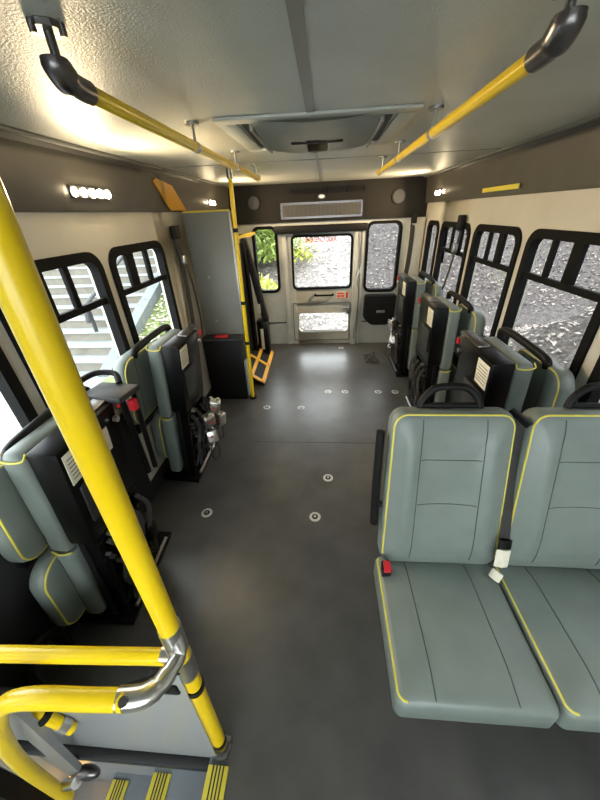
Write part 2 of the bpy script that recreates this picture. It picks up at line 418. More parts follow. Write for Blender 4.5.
# ---------------------------------------------------------------- entry steps
for k, (x0, x1, z) in enumerate(((-.66, -.40, -.20), (-.90, -.66, -.40), (-1.2, -.90, -.60))):
    bm = B(); box(bm, x0, x1, -.62, .30, z-.02, z); box(bm, x1-.01, x1, -.62, .30, z, z+.2-.001)
    st = struct(link('trim_%d' % (10+k), bm, 'tread'))
def nosing(x, z, lab):
    t = thing('step_nosing', lab, 'stair nosing', (x, -.6, z), group='yellow step edge strips')
    bm = B(); box(bm, 0, .07, 0, .88, -.0, .008, .003)
    box(bm, -.004, .006, 0, .88, -.03, .006, .002)
    link('strip', bm, 'yellow2', t)
    bm = B()
    for q in range(4): box(bm, .014+q*.012, .019+q*.012, 0, .88, .0075, .0092)
    link('grip_ridges', bm, 'dgrey', t)
nosing(-.405, .0, 'yellow ribbed step nosing at floor level beside the pole base')
nosing(-.665, -.2, 'yellow ribbed nosing on the step just below floor level')
nosing(-.905, -.4, 'yellow ribbed nosing on the lower step near the door')
bm = B(); box(bm, -XW, -.40, .30, .33, -.62, -.06); struct(link('trim_13', bm, 'panelgrey'))
bm = B(); box(bm, -XW, -.41, .270, .302, -.055, -.015, .006); struct(link('trim_14', bm, 'dgrey'))
# modesty panel with a dipping curved top
t = thing('modesty_panel', 'grey curved-top modesty panel between the pole and the wall, above the steps', 'panel', (0, 0, 0))
top = [(-.355, .73), (-.44, .655), (-.55, .575), (-.68, .505), (-.82, .475), (-.95, .48), (-1.06, .52), (-1.19, .60)]
top = [(p.x, p.y) for p in smoothpath([V((a, b, 0)) for a, b in top], 4)]
bm = B(); prism(bm, [(-1.19, .0), (-.385, .0)]+top, lambda u, v: V((u, .298, v)), lambda u, v: V((u, .312, v)))
link('panel_sheet', bm, 'panelgrey', t)
bm = B(); tube(bm, [(a, .305, b) for a, b in top], .011, 8); link('edge_molding', bm, 'rubber', t)
bm = B(); box(bm, -.46, -.375, .292, .330, .60, .655, .006); link('clamp_block', bm, 'blackm', t)

# ---------------------------------------------------------------- poles and rails
P0 = V((-.373, .324, 0)); P1 = V((-.308, .324, ZC))
def pz(z): return P0.lerp(P1, z/ZC)
t = thing('stanchion_pole', 'thick yellow vertical grab pole closest to the camera at the steps', 'grab pole', (0, 0, 0))
bm = B(); tube(bm, [pz(.03), pz(.8), pz(1.4), pz(ZC)], .0215, 28); link('pole', bm, 'yellow', t)
bm = B(); tube(bm, [pz(0), pz(.012)], .033, 20); tube(bm, [pz(.012), pz(.06)], .026, 20)
for a in range(4):
    p = pz(0)+V((math.cos(a*1.57+.7)*.03, math.sin(a*1.57+.7)*.03, .0)); cyl(bm, p, p+V((0, 0, .022)), .009, 8)
link('base_flange', bm, 'steel', t)
bm = B(); tube(bm, [pz(.075), pz(.10)], .025, 20); link('band', bm, 'blackm', t)
bm = B(); tube(bm, [pz(.56), pz(.585)], .025, 20); link('band', bm, 'blackm', t)
bm = B(); tube(bm, [pz(.66), pz(.76)], .0245, 20); tube(bm, [pz(.80), pz(.90)], .0245, 20); tube(bm, [pz(.80)+V((.0, -.02, .02)), pz(.84)+V((.02, -.025, 0))], .008, 8)
link('chrome_sleeve', bm, 'chrome', t)
t = thing('grab_rail', 'straight yellow horizontal rail running from the near pole to the left wall', 'rail', (0, 0, 0))
bm = B(); cyl(bm, (-1.19, .292, .745), (-.385, .324, .745), .0185, 24); link('bar', bm, 'yellow', t)
bm = B(); cyl(bm, (-.40, .327, .745), (-.365, .327, .745), .0215, 20); link('end_fitting', bm, 'chrome', t)
bm = B(); cyl(bm, (-1.198, .292, .745), (-1.18, .292, .745), .035, 20); link('wall_flange', bm, 'chrome', t)
t = thing('entry_handrail', 'bent yellow entry handrail with polished chrome elbow, curving down the steps', 'handrail', (0, 0, 0))
path = smoothpath([(-.395, .212, .851), (-.47, .209, .85), (-.60, .205, .845), (-.675, .202, .805), (-.73, .202, .73), (-.82, .202, .56), (-.93, .205, .25), (-1.00, .21, -.1), (-1.02, .21, -.3)], 6)
bm = B(); tube(bm, path, .0195, 24); link('bar', bm, 'yellow', t)
path = smoothpath([(-.335, .322, .87), (-.327, .305, .828), (-.333, .275, .829), (-.346, .245, .832), (-.367, .222, .843), (-.413, .212, .850)], 6)
bm = B(); tube(bm, path, [.015]*8+[.017]*6+[.0195]*6+[.0215]*11, 24); link('chrome_elbow', bm, 'chrome', t)
bm = B(); cyl(bm, (-.39, .205, .868), (-.39, .203, .874), .009, 10); link('set_screw', bm, 'pewter', t)
# second lower bar and gray door arm
t = thing('door_linkage', 'flat grey metal door linkage bar slanting across the entry steps', 'door mechanism', (0, 0, 0))
bm = B(); a = V((-.88, .245, .60)); b = V((-.985, .245, -.20)); dn = V((.045, 0, .006))
for off, m_ in ((0, 0),):
    prism(bm, [(0, 0), (1, 0), (1, 1), (0, 1)], lambda u, v: a.lerp(b, u)+dn*v*1.4, lambda u, v: a.lerp(b, u)+dn*v*1.4+V((0, .02, 0)))
link('arm_plate', bm, 'panelgrey', t)
bm = B(); tube(bm, [b+V((-.01, -.02, .02)), b+V((.07, -.02, .09))], .018, 14); link('pivot_sleeve', bm, 'chrome', t)
bm = B(); bmesh.ops.create_uvsphere(bm, u_segments=16, v_segments=10, radius=.038)
for v in bm.verts: v.co = V((v.co.x*1.3, v.co.y*.6, v.co.z*.7))+V((-.885, .25, -.10))
link('knob', bm, 'pewter', t)
t = thing('yellow_strut', 'short yellow strut with black collar behind the entry handrail', 'strut', (0, 0, 0))
p, q = V((-.89, .28, .49)), V((-.80, .28, .29))
bm = B(); cyl(bm, p, q, .017, 16); link('bar', bm, 'yellow', t)
bm = B(); cyl(bm, p.lerp(q, .42), p.lerp(q, .52), .022, 16); link('collar', bm, 'blackm', t)
bm = B(); cyl(bm, p.lerp(q, .75), p.lerp(q, .9), .021, 16); link('collar', bm, 'chrome', t)

# amber step light
t = thing('step_lamp', 'small glowing amber lamp low in the stair well', 'lamp', (-1.10, .295, -.45))
bm = B(); cyl(bm, (0, 0, 0), (0, -.02, 0), .03, 16); link('lens', bm, mat('amber_lamp', (1, .6, .1), .4, emit=((1, .55, .1), 4)), t)

# far pole
F0, F1 = V((-.762, 2.87, 0)), V((-.715, 2.87, ZC))
t = thing('stanchion_pole', 'thin yellow floor-to-ceiling pole in front of the grey partition', 'grab pole', (0, 0, 0))
fz = lambda z: F0.lerp(F1, z/ZC)
bm = B(); tube(bm, [fz(.02), fz(1), fz(ZC-.03)], .017, 20); link('pole', bm, 'yellow', t)
bm = B(); tube(bm, [fz(0), fz(.02)], .04, 16); link('base_flange', bm, 'blackm', t)
bm = B(); tube(bm, [fz(ZC-.06), fz(ZC)], .024, 16); link('top_cap', bm, 'steel', t)
for z in (1.56, .98, .60):
    bm = B(); tube(bm, [fz(z), fz(z+.03)], .0215, 16); link('band', bm, 'blackm', t)

def ceiling_rail(X, y0, y1, lab, mids, s):
    zr = 1.907
    t = thing('ceiling_rail', lab, 'grab rail', (X, y0, zr), group='yellow ceiling grab rails')
    L = y1-y0
    bm = B(); tube(bm, [(0, .035, 0), (0, L*.5, 0), (0, L, 0)], .0165, 24); link('bar', bm, 'yellow', t)
    # cast end elbow near the camera
    bm = B(); tube(bm, smoothpath([(0, .06, 0), (0, .03, 0), (0, .0, .004), (0, -.018, .018), (0, -.020, .030)], 4), [.021]*8+[.025]*6+[.023]*2+[.014], 20)
    link('end_elbow', bm, 'pewter', t)
    H = ZC-zr
    bm = B(); tube(bm, [(0, -.012, .015), (0, -.012, H)], .008, 12); tube(bm, [(0, -.012, H-.010), (0, -.012, H)], .030, 8)
    for a in range(3):
        cyl(bm, (math.cos(a*2.1)*.026, -.012+math.sin(a*2.1)*.026, H-.018), (math.cos(a*2.1)*.026, -.012+math.sin(a*2.1)*.026, H), .006, 8)
    link('ceiling_bracket', bm, 'pewter', t)
    for y in mids:
        b = B(); tube(b, [(0, y-y0, .0), (0, y-y0, H)], .006, 10); tube(b, [(0, y-y0, H-.008), (0, y-y0, H)], .026, 12); tube(b, [(0, y-y0-.014, 0), (0, y-y0+.014, 0)], .0188, 18)
        link('ceiling_bracket', b, 'steel', t)
    b = B(); tube(b, [(0, L, 0), (0, L+.012, .002)], .02, 16); link('end_cap', b, 'yellow', t)
    return t
ceiling_rail(-.492, .80, 2.80, 'yellow grab rail on the left side of the ceiling', (1.50, 2.15, 2.72), -1)
ceiling_rail(.392, .80, 2.84, 'yellow grab rail on the right side of the ceiling', (1.52, 2.15, 2.70), 1)

# ---------------------------------------------------------------- roof hatch
t = thing('roof_hatch', 'grey moulded roof hatch with slotted centre panel on the ceiling', 'roof hatch', (-.035, 1.46, ZC))
bm = B()
for (x0, x1, y0, y1) in ((-.37, .37, 0, .07), (-.37, .37, .63, .70), (-.37, -.30, .07, .63), (.30, .37, .07, .63)):
    box(bm, x0, x1, y0, y1, -.010, 0, .004)
link('frame', bm, 'ceiling', t)
bm = B()
vs = []
for j, (y, z) in enumerate(((.035, -.018), (.09, -.032), (.22, -.042), (.5, -.042), (.62, -.032), (.67, -.018))):
    w = .235+.0*j
    vs.append([bm.verts.new((x*w, y, z-.018*(1-abs(x)**2)+.012)) for x in (-1, -.6, -.2, .2, .6, 1)])
for a, b in zip(vs, vs[1:]):
    for k in range(5): bm.faces.new((a[k], a[k+1], b[k+1], b[k]))
bmesh.ops.solidify(bm, geom=list(bm.faces), thickness=.006)
link('center_panel', bm, 'ceiling', t)
for s in (-1, 1):
    bm = B(); prism(bm, [(s*.245, .10), (s*.285, .08), (s*.30, .60), (s*.245, .58)], lambda u, v: V((u, v, -.004)), lambda u, v: V((u, v, -.0005))); link('side_slot', bm, 'blackm', t)
    bm = B(); box(bm, s*.238, s*.252, .08, .62, -.030, -.0, .003); link('side_rail', bm, 'grey', t)
bm = B(); box(bm, -.11, .11, .25, .268, -.052, -.044, .002); link('pull_slot', bm, 'blackm', t)

# ---------------------------------------------------------------- cove lights, stickers
def cove_light(s, y, z, ln, n, lab, power):
    X = s*(XW-.034)
    t = thing('cove_light', lab, 'light', (X, y, z), group='warm lamps on the cove panels')
    bm = B(); box(bm, 0, -s*.012, -ln/2-.02, ln/2+.02, -.026, .026, .004); link('housing', bm, 'pewter', t)
    bm = B()
    for k in range(n):
        bm = B(); yy = -ln/2+ln*k/(n-1); cyl(bm, (-s*.012, yy, 0), (-s*.018, yy, 0), .019, 12); link('lamp_lens', bm, 'led', t)
    l = bpy.data.lights.new('cove_lamp', 'AREA'); l.shape = 'RECTANGLE'; l.size = ln; l.size_y = .05; l.energy = power; l.color = (1, .76, .46); l.spread = math.radians(140)
    lo = bpy.data.objects.new('cove_lamp', l); C.objects.link(lo); lo.parent = t
    lo.location = (-s*.03, 0, 0); lo.rotation_euler = (0, s*math.radians(90), math.radians(0)) if True else None
    lo.rotation_mode = 'QUATERNION'
    d = V((-s, 0, -.15)).normalized(); lo.rotation_quaternion = d.to_track_quat('-Z', 'Y')
cove_light(-1, 1.80, 1.80, .26, 5, 'bright row of five warm lamps high on the left cove, nearest the camera', 6)
cove_light(-1, 3.75, 1.80, .12, 3, 'bright warm lamp on the left cove above the grey partition', 8)
cove_light(1, 3.95, 1.80, .12, 3, 'bright warm lamp on the right cove near the rear wall', 8)
bm = B(); box(bm, 1.150, 1.1575, 2.36, 2.86, 1.752, 1.778); tag(link('cove_sticker', bm, 'yellow2'), 'long thin yellowish sticker strip on the right cove panel', 'sticker')
bm = B(); prism(bm, [(2.50, 1.90), (2.55, 1.92), (2.80, 1.89), (2.96, 1.76), (3.0, 1.73), (2.70, 1.73), (2.66, 1.76)], lambda u, v: V((-1.150, u, v)), lambda u, v: V((-1.160, u, v)))  # flat amber plate added in place of an orange reflection on the cove
tag(link('amber_reflection', bm, 'amber'), 'amber triangular reflection, modelled as a flat plate, on the left cove panel above the partition', 'painted reflection')

# ---------------------------------------------------------------- partition, black box, lift
t = thing('partition', 'flat grey partition panel standing against the left wall behind the black box', 'partition')
bm = B(); box(bm, -1.198, -.80, 3.0, 3.03, .0, 1.715, .004); link('panel', bm, 'grey', t)
bm = B(); box(bm, -.803, -.788, 2.99, 3.04, 0, 1.715, .004); link('edge_channel', bm, 'steel', t)
bm = B(); box(bm, -1.198, -.80, 2.985, 3.045, 1.712, 1.726, .003); link('top_trim', bm, 'yellow2', t)
bm = B()
for z in (1.2, .8): cyl(bm, (-1.06, 3.0, z), (-1.06, 2.993, z), .012, 10)
link('rivets', bm, 'steel', t)
t = thing('storage_box', 'black upright box on the floor in front of the grey partition', 'box', (-1.0, 2.84, 0))
bm = B(); box(bm, -.185, .19, 0, .145, 0, .645, .012); link('body', bm, 'blackm', t)
bm = B(); box(bm, -.19, .195, -.005, .15, .645, .665, .008); link('lid', bm, 'dgrey', t)
bm = B(); box(bm, -.06, .06, .03, .09, .665, .685, .006); link('red_tag', bm, 'red', t)
bm = B(); box(bm, .194, .208, .02, .12, .03, .42, .004); link('side_strip', bm, 'panelgrey', t)
t = thing('wheelchair_lift', 'folded black wheelchair lift standing behind the grey partition', 'wheelchair lift', (-.9, 3.1, 0))
bm = B(); prism(bm, [(.05, .06), (1.0, .06), (1.0, .95), (.75, 1.42), (.05, 1.45)], lambda u, v: V((-.08, u, v)), lambda u, v: V((-.02, u, v)))
link('platform', bm, 'black', t)
for y, zt in ((.1, 1.5), (.78, 1.5)):
    bm = B(); tube(bm, [(.0, y, 0.02), (.0, y, zt-.5), (-.02, y, zt)], .025, 4); link('tower_post', bm, 'black', t)
bm = B(); tube(bm, smoothpath([(-.01, .8, 1.45), (.05, .85, 1.1), (.11, .93, .62), (.13, .95, .5)], 5), .045, 8, flat=(1, .5)); link('lift_arm', bm, 'dgrey', t)
bm = B(); box(bm, .02, .16, .86, 1.02, .02, .5, .01); link('hydraulic_box', bm, 'black', t)
bm = B(); box(bm, .06, .10, .855, .862, .12, .40, .004); link('warning_label', bm, 'paper', t)
bm = B(); box(bm, .055, .095, .853, .860, .60, .72, .004); link('label', bm, 'paper', t)
bm = B(); tube(bm, smoothpath([(-.04, .0, 1.49), (.08, .05, 1.50), (.1, .9, 1.50), (.0, .98, 1.46)], 4), .014, 10); link('handrail', bm, 'yellow', t)
# amber roll-stop plate on the floor
t = thing('lift_threshold', 'amber yellow open-grid plate on the floor beside the far pole', 'threshold plate', (-.72, 3.15, .0))
bm = B()
def gq(u, v):  # u across, v along: plate leans up to the wall side
    return V((-.25+.29*u-.03*v, .95*v, .012+.20*(1-u)))
for (a, b, c, d) in ((0, 1, 0, .06), (0, 1, .47, .53), (0, 1, .94, 1), (0, .12, 0, 1), (.88, 1, 0, 1), (.46, .56, 0, 1)):
    prism(bm, [(a, c), (b, c), (b, d), (a, d)], lambda u, v: gq(u, v)+V((0, 0, .014)), lambda u, v: gq(u, v))
link('grid', bm, 'ygrate', t)
bm = B(); prism(bm, [(0, 0), (1, 0), (1, 1), (0, 1)], lambda u, v: gq(u, v)-V((0, 0, .003)), lambda u, v: gq(u, v)-V((0, 0, .010))); link('backing_plate', bm, 'blackm', t)

# left wall belt
t = thing('shoulder_belt', 'black shoulder belt and strap hanging on the left wall beside the partition', 'belt', (-1.19, 2.70, .80))
bm = B(); tube(bm, smoothpath([(.02, .02, .78), (.015, .04, .5), (.02, .02, .2), (.02, -.02, 0)], 4), .035, 8, flat=(.3, 1)); link('webbing', bm, 'webbing', t)
bm = B(); tube(bm, smoothpath([(.025, .05, .74), (.04, .11, .4), (.05, .12, .1), (.04, .10, -.1)], 4), .018, 8, flat=(.3, 1)); link('tongue_strap', bm, 'webbing', t)
bm = B(); box(bm, -.005, .05, -.02, .06, .74, .83, .01); link('upper_anchor', bm, 'blackm', t)
bm = B(); box(bm, .02, .055, .01, .07, .55, .62, .006); link('latch_plate', bm, 'steel', t)
t = thing('shoulder_belt', 'black shoulder belt hanging across the third tinted window on the right wall', 'belt', (1.17, 3.18, .95))
bm = B(); tube(bm, smoothpath([(.01, .02, .60), (.0, .05, .35), (-.01, .12, .1), (-.02, .2, -.06)], 4), .020, 8, flat=(.3, 1)); link('webbing', bm, 'webbing', t)
bm = B(); box(bm, -.03, .02, -.02, .05, .54, .66, .01); link('upper_anchor', bm, 'blackm', t)
bm = B(); box(bm, -.03, .01, .02, .07, .36, .44, .006); link('latch_plate', bm, 'steel', t)

# ---------------------------------------------------------------- floor fittings
for k, (x, y, lab) in enumerate(((-.772, 1.363, 'round steel floor anchor nearest the left seats'), (.025, 1.705, 'round steel floor anchor in the aisle, upper of the two nearest the front seat'),
        (-.061, 1.357, 'round steel floor anchor in the aisle, lower of the two nearest the front seat'), (-.581, 2.674, 'round steel floor anchor beside the far pole'),
        (-.236, 2.667, 'steel floor anchor right of the one by the far pole'), (.035, 2.994, 'first from left of the four floor anchors in a row'),
        (.217, 2.994, 'second from left of the four floor anchors in a row'), (.567, 2.993, 'third from left of the four floor anchors in a row'),
        (.745, 2.993, 'rightmost of the four floor anchors in a row'), (.23, 4.277, 'round steel floor anchor just inside the rear door'))):
    t = thing('floor_anchor', lab, 'floor anchor', (x, y, 0), group='round tie-down anchors in the floor')
    bm = B(); tube(bm, [(0, 0, 0), (0, 0, .004)], .036, 24); link('flange', bm, 'anchor', t)
    bm = B(); tube(bm, [(0, 0, .004), (0, 0, .006)], .019, 20); link('socket', bm, 'blackm', t)
    bm = B(); tube(bm, [(0, 0, .005), (0, 0, .009)], .008, 12); link('pin', bm, 'chrome', t)
bm = B()
box(bm, -.60, .42, 2.118, 2.1205, 0, .0010)
struct(link('trim_15', bm, 'blackm'))
bm = B()
for q in range(6):
    tube(bm, smoothpath([(.58+random.uniform(-.06, .1), 3.72+random.uniform(0, .35), .008+.004*q) for _ in range(6)], 4), .014, 6, flat=(1, .25))
tag(link('loose_strap', bm, 'webbing'), 'tangled black strap lying on the floor near the rear right seat', 'strap')

# ---------------------------------------------------------------- upholstered panels
def soft(parent, name, F, w, d, t, cr, er, hf, taper=0, m='vinyl', pip=True, stitches=(), piprange=None):
    bm = B(); out = pillow(bm, F, w, d, t, cr, er, hf, taper)
    bm.normal_update(); tree = BVHTree.FromBMesh(bm)
    up = (F(0, 0, 1)-F(0, 0, 0)).normalized()
    o = link(name, bm, m, parent, ang=60)
    if pip:
        b = B(); q = list(out)
        if piprange:
            k0 = next(i for i in range(len(q)) if not piprange(*q[i]) and piprange(*q[(i+1) % len(q)]))
            q = [p for p in q[k0+1:]+q[:k0+1] if piprange(*p)]
        if abs(q[0][0]-q[-1][0])+abs(q[0][1]-q[-1][1]) > .03 and len(q) == 2 or piprange: q2 = [F(u, v, t-er*.35+.002) for u, v in q]
        else: q2 = [F(u, v, t-er*.35+.002) for u, v in q]
        tube(b, q2, .0038, 6, closed=not piprange); link('piping', b, 'piping', o)
    if stitches:
        for st in stitches:
            b = B(); pts = []
            for k in range(41):
                u = st[0][0]+(st[1][0]-st[0][0])*k/40; v = st[0][1]+(st[1][1]-st[0][1])*k/40
                src = F(u*(1-taper*v/d), v, t+.2); hit = tree.ray_cast(src, -up)
                pts.append((hit[0] if hit[0] is not None else F(u, v, t))+up*.0004)
            tube(b, pts, .0017, 5); link('stitching', b, 'stitch', o)
    return o

def front_seat(x0, lab, arm, handle_x):
    w = .46
    t = thing('bus_seat', lab, 'seat', (x0+w/2, .345, 0), group='forward facing grey vinyl seats')
    F = frame((0, 0, .345), (1, 0, 0), (0, 1, -.035), (0, .035, 1))
    hf = lambda u, v: .012*(1-min(1, abs(u)/.2)**2)+.010*math.exp(-((abs(u)-.125)/.05)**2)*0 + .012*math.sin(math.pi*min(1, max(0, v/.46))) - (.010 if False else 0)
    soft(t, 'seat_cushion', F, w-.004, .475, .115, .025, .026, hf, 0, piprange=lambda u, v: u < -.19 and v < .46, stitches=(((-.115, .012), (-.115, .44)), ((.115, .012), (.115, .44))))
    # backrest
    ang = math.radians(14)
    U, Vv, N = (1, 0, 0), (0, math.sin(ang), math.cos(ang)), (0, -math.cos(ang), math.sin(ang))
    F2 = frame((0.012, .53, .42), U, Vv, N)
    def hb(u, v):
        bol = .020*min(1, max(0, (abs(u)-.10)/.05)); return bol+.014*math.exp(-((v-.16)/.10)**2)+.006*math.exp(-((v-.45)/.08)**2)
    soft(t, 'backrest', F2, .455, .645, .10, .05, .030, hb, .08, piprange=lambda u, v: v > .04, stitches=(((-.115, .04), (-.115, .62)), ((.115, .04), (.115, .62)), ((-.11, .29), (.11, .29)), ((-.11, .47), (.11, .47))))
    # shell behind the back
    bm = B(); prism(bm, rrect(-.19, .19, .0, .60, .05, 4), lambda u, v: F2(u, v, -.035), lambda u, v: F2(u, v, .002)); link('back_shell', bm, 'black', t)
    # grab handle on top
    F3 = lambda u, v: F2(u, v, .035)
    hx = handle_x
    bm = B(); tube(bm, smoothpath([F3(hx-.105, .63), F3(hx-.095, .675), F3(hx-.055, .715), F3(hx, .722), F3(hx+.055, .715), F3(hx+.095, .675), F3(hx+.105, .63)], 5), .0135, 12)
    tube(bm, [F3(hx-.11, .652), F3(hx+.11, .652)], .011, 10); link('grab_handle', bm, 'blackm', t)
    # belt guide & belt
    bm = B(); bx = [F2(.205, .64, .05), F2(.245, .60, .10)]; tube(bm, bx, .018, 8, flat=(1, .6)); link('belt_guide', bm, 'black', t)
    pts = smoothpath([F2(.240, .615, .06), F2(.236, .45, .07), F2(.232, .30, .085), F2(.226, .12, .115), F2(.215, .05, .125)], 5)
    bm = B(); tube(bm, pts, .019, 8, flat=(1, .16)); belt = link('seat_belt', bm, 'webbing', t)
    bm = B(); tube(bm, [F2(.222, .115, .128), F2(.216, .045, .135)], .026, 4, flat=(1, .3)); link('belt_label', bm, 'paper', belt)
    bm = B(); tube(bm, [F2(.226, .155, .122), F2(.224, .12, .126)], .024, 6, flat=(1, .35)); link('latch_plate', bm, 'black', belt)
    bm = B(); tube(bm, [F2(.205, .03, .145), F2(.19, -.0, .15)], .02, 6, flat=(1, .4)); link('lower_label', bm, 'paper', belt)
    # buckle at outer rear corner of the cushion
    if arm:
        bm = B(); box(bm, -.208, -.182, .375, .412, .478, .505, .004); link('red_buckle_button', bm, 'red', t)
        bm = B(); box(bm, -.213, -.178, .38, .42, .44, .492, .005); link('buckle', bm, 'blackm', t)
        bm = B(); pts = [F2(-.248, .16, .05), F2(-.246, .35, .05), F2(-.240, .555, .05)]
        tube(bm, pts, .018, 12, flat=(.9, 1.2)); link('armrest', bm, 'blackm', t)
        bm = B(); cyl(bm, F2(-.25, .24, .04), F2(-.2, .24, .04), .014, 12); link('armrest_pivot', bm, 'blackm', t)
    bm = B(); box(bm, -.20, .20, .04, .44, .30, .345, .008); link('seat_pan', bm, 'black', t)
    for sx in (-.14, .14):
        bm = B(); tube(bm, smoothpath([(sx, .30, .32), (sx, .25, .15), (sx, .22, .02)], 3), .02, 8); box(bm, sx-.03, sx+.03, .12, .34, 0, .015, .003); link('leg', bm, 'black', t)
    return t
front_seat(.205, 'grey-green vinyl seat with yellow piping beside the aisle, closest to the camera', True, .0)
front_seat(.668, 'grey-green vinyl seat by the window at the right edge, right of the aisle seat', False, .04)

# ---------------------------------------------------------------- fold-away seat units
def fold_unit(s, lab, loc, rot, W=.38, wy=-.14, paper_big=False, cy=.0, wx=.0):
    t = thing('folded_seat', lab, 'folding seat', loc, rot, group='fold-away seats stowed along the walls')
    X = lambda x: s*x
    # aisle seat frame
    bm = B(); box(bm, X(0), X(.102), 0, W, .60, 1.05, .010); sh = link('back_shell', bm, 'black', t)
    bm = B(); box(bm, X(-.003), X(.001), .015, W*.36, .905, 1.03, .001)
    if paper_big: box(bm, X(-.004), X(0), W*.36, W*.75, .88, .985, .001)
    lb = link('paper_label', bm, 'paper', sh)
    bm = B()
    for q in range(6): box(bm, X(-.0042), X(-.0028), .025, W*.34-.008*(q % 3), .925+q*.016, .928+q*.016)
    link('label_print', bm, 'ink', lb)
    bm = B(); box(bm, X(-.012), X(.002), .03, W*.62, .70, .88, .008); link('storage_pad', bm, 'dgrey', sh)
    bm = B(); box(bm, X(.02), X(.08), W*.55, W+.08, 1.035, 1.060, .008); box(bm, X(.02), X(.06), W-.02, W+.08, .98, 1.04, .01); link('latch_bracket', bm, 'pewter', t)
    bm = B(); box(bm, X(-.006), X(.012), W+.03, W+.05, .995, 1.03, .004); link('red_buckle', bm, 'red', t)
    bm = B(); cyl(bm, (X(-.005), W-.03, .985), (X(-.022), W-.03, .985), .013, 12); link('release_knob', bm, 'chrome', t)
    # lower frame
    for y in (.02, W-.03):
        bm = B(); box(bm, X(.01), X(.06), y, y+.03, .03, .62, .004); link('frame_post', bm, 'black', t)
    bm = B()
    for z in (.10, .28, .46, .57):
        bm = B(); box(bm, X(.005), X(.05), .02, W, z, z+.022, .003); link('cross_bar', bm, 'black', t)
    bm = B(); box(bm, X(.055), X(.085), .01, W-.01, .04, .60, .01); link('seat_pan', bm, 'blackm', t)
    bm = B(); tube(bm, [(X(-.005), .04, .14), (X(-.01), W-.05, .50)], .012, 8); tube(bm, [(X(-.012), W-.02, .10), (X(-.02), .12, .42)], .009, 8); link('diagonal_strut', bm, 'black', t)
    bm = B()
    pts = [(X(-.02)+.010*math.cos(k*.9), .10+.010*math.sin(k*.9)+k*.0009, .2+k*.0026) for k in range(90)]
    tube(bm, pts, .0025, 5); link('spring', bm, 'pewter', t)
    rr = random.Random(3)
    for q in range(8):
        bm = B()
        y, z = .03+rr.random()*(W-.06), .08+rr.random()*.5
        cyl(bm, (X(.005), y, z), (X(-.018), y, z), .007+.005*rr.random(), 8); link('bolt', bm, 'steel' if q % 3 == 0 else 'pewter', t)
    bm = B(); cyl(bm, (X(-.0), .07, .58), (X(-.022), .07, .58), .009, 10); link('chrome_bolt', bm, 'chrome', t)
    rr = random.Random(5)
    for q in range(4):
        bm = B(); y = .06+q*W*.24
        tube(bm, smoothpath([(X(.0), y, .55), (X(-.03), y+.03, .45), (X(-.035), y-.02, .32), (X(-.02), y+.02, .20), (X(-.03), y+.0, .12)], 4), .013, 6, flat=(.3, 1)); link('belt_strap', bm, 'webbing', t)
    for q in range(2):
        bm = B(); box(bm, X(-.05), X(-.005), .10+q*.17, .16+q*.17, .36-q*.12, .46-q*.12, .008); link('belt_buckle', bm, 'blackm', t)
    bm = B(); box(bm, X(-.02), X(.24), -.01, W+.15, 0, .028, .004); link('base_plate', bm, 'black', t)
    bm = B(); tube(bm, [(X(-.01), .06, .04), (X(-.01), W+.1, .04)], .011, 8); link('floor_rail', bm, 'steel', t)
    # aisle slab : back over cushion, edge towards camera
    flat = lambda u, v: .004
    Fb = frame((X(.103), W/2, .55), (0, s, 0), (0, 0, 1), (s, 0, 0))
    soft(t, 'backrest', Fb, W+.02, .495, .082, .03, .020, flat, 0, 'vinyl', pip=False)
    Fc = frame((X(.103), W/2, .075), (0, s, 0), (0, 0, 1), (s, 0, 0))
    soft(t, 'seat_cushion', Fc, W+.02, .475, .082, .03, .020, flat, 0, 'vinyl', pip=False)
    bm = B(); tube(bm, smoothpath([(X(.106), .01, 1.044), (X(.108), -.008, 1.028), (X(.145), -.013, 1.022), (X(.182), -.008, 1.028), (X(.184), .01, 1.044)], 4), .0036, 6); link('piping', bm, 'piping', t)
    bm = B(); tube(bm, smoothpath([(X(.105), -.002, .55), (X(.145), -.011, .545), (X(.186), -.002, .55)], 4), .0036, 6); link('piping', bm, 'piping', t)
    # wall side seat
    bol = lambda u, v: .008*min(1, max(0, (abs(u)-.09)/.05))
    Wb = .42; near = (lambda u, v: u > 0) if s < 0 else (lambda u, v: u < 0)
    near = lambda u, v: (u*s*-1 > -.06)
    Fw = frame((X(.355+wx), wy+Wb/2, .575), (0, -s, 0), (0, 0, 1), (-s, 0, 0))
    soft(t, 'window_backrest', Fw, Wb, .43, .082, .08, .026, bol, .05, 'vinyl', stitches=(((-.1, .03), (-.1, .41)), ((.1, .03), (.1, .41))))
    Fq = frame((X(.325+wx), cy+.2, .13), (0, -s, 0), (0, 0, 1), (-s, 0, 0))
    soft(t, 'window_cushion', Fq, .40, .41, .075, .09, .026, bol, 0, 'vinyl', stitches=(((-.1, .03), (-.1, .38)), ((.1, .03), (.1, .38))))
    bm = B(); box(bm, X(.26), X(.31), wy+.05, W, .50, .62, .01); link('hinge_bracket', bm, 'black', t)
    bm = B(); tube(bm, smoothpath([(X(.285+wx), wy+.14, .985), (X(.28+wx), wy+.15, 1.02), (X(.272+wx), wy+.23, 1.038), (X(.262+wx), wy+.42, 1.05), (X(.25+wx), wy+.52, 1.045), (X(.25+wx), wy+.53, 1.0)], 5), .0195, 12, flat=(1.0, 1.1)); link('grab_handle', bm, 'blackm', t)
    bm = B(); box(bm, X(.12), X(.20), W-.01, W+.025, .60, .95, .008); link('side_bracket', bm, 'blackm', t)
    return t
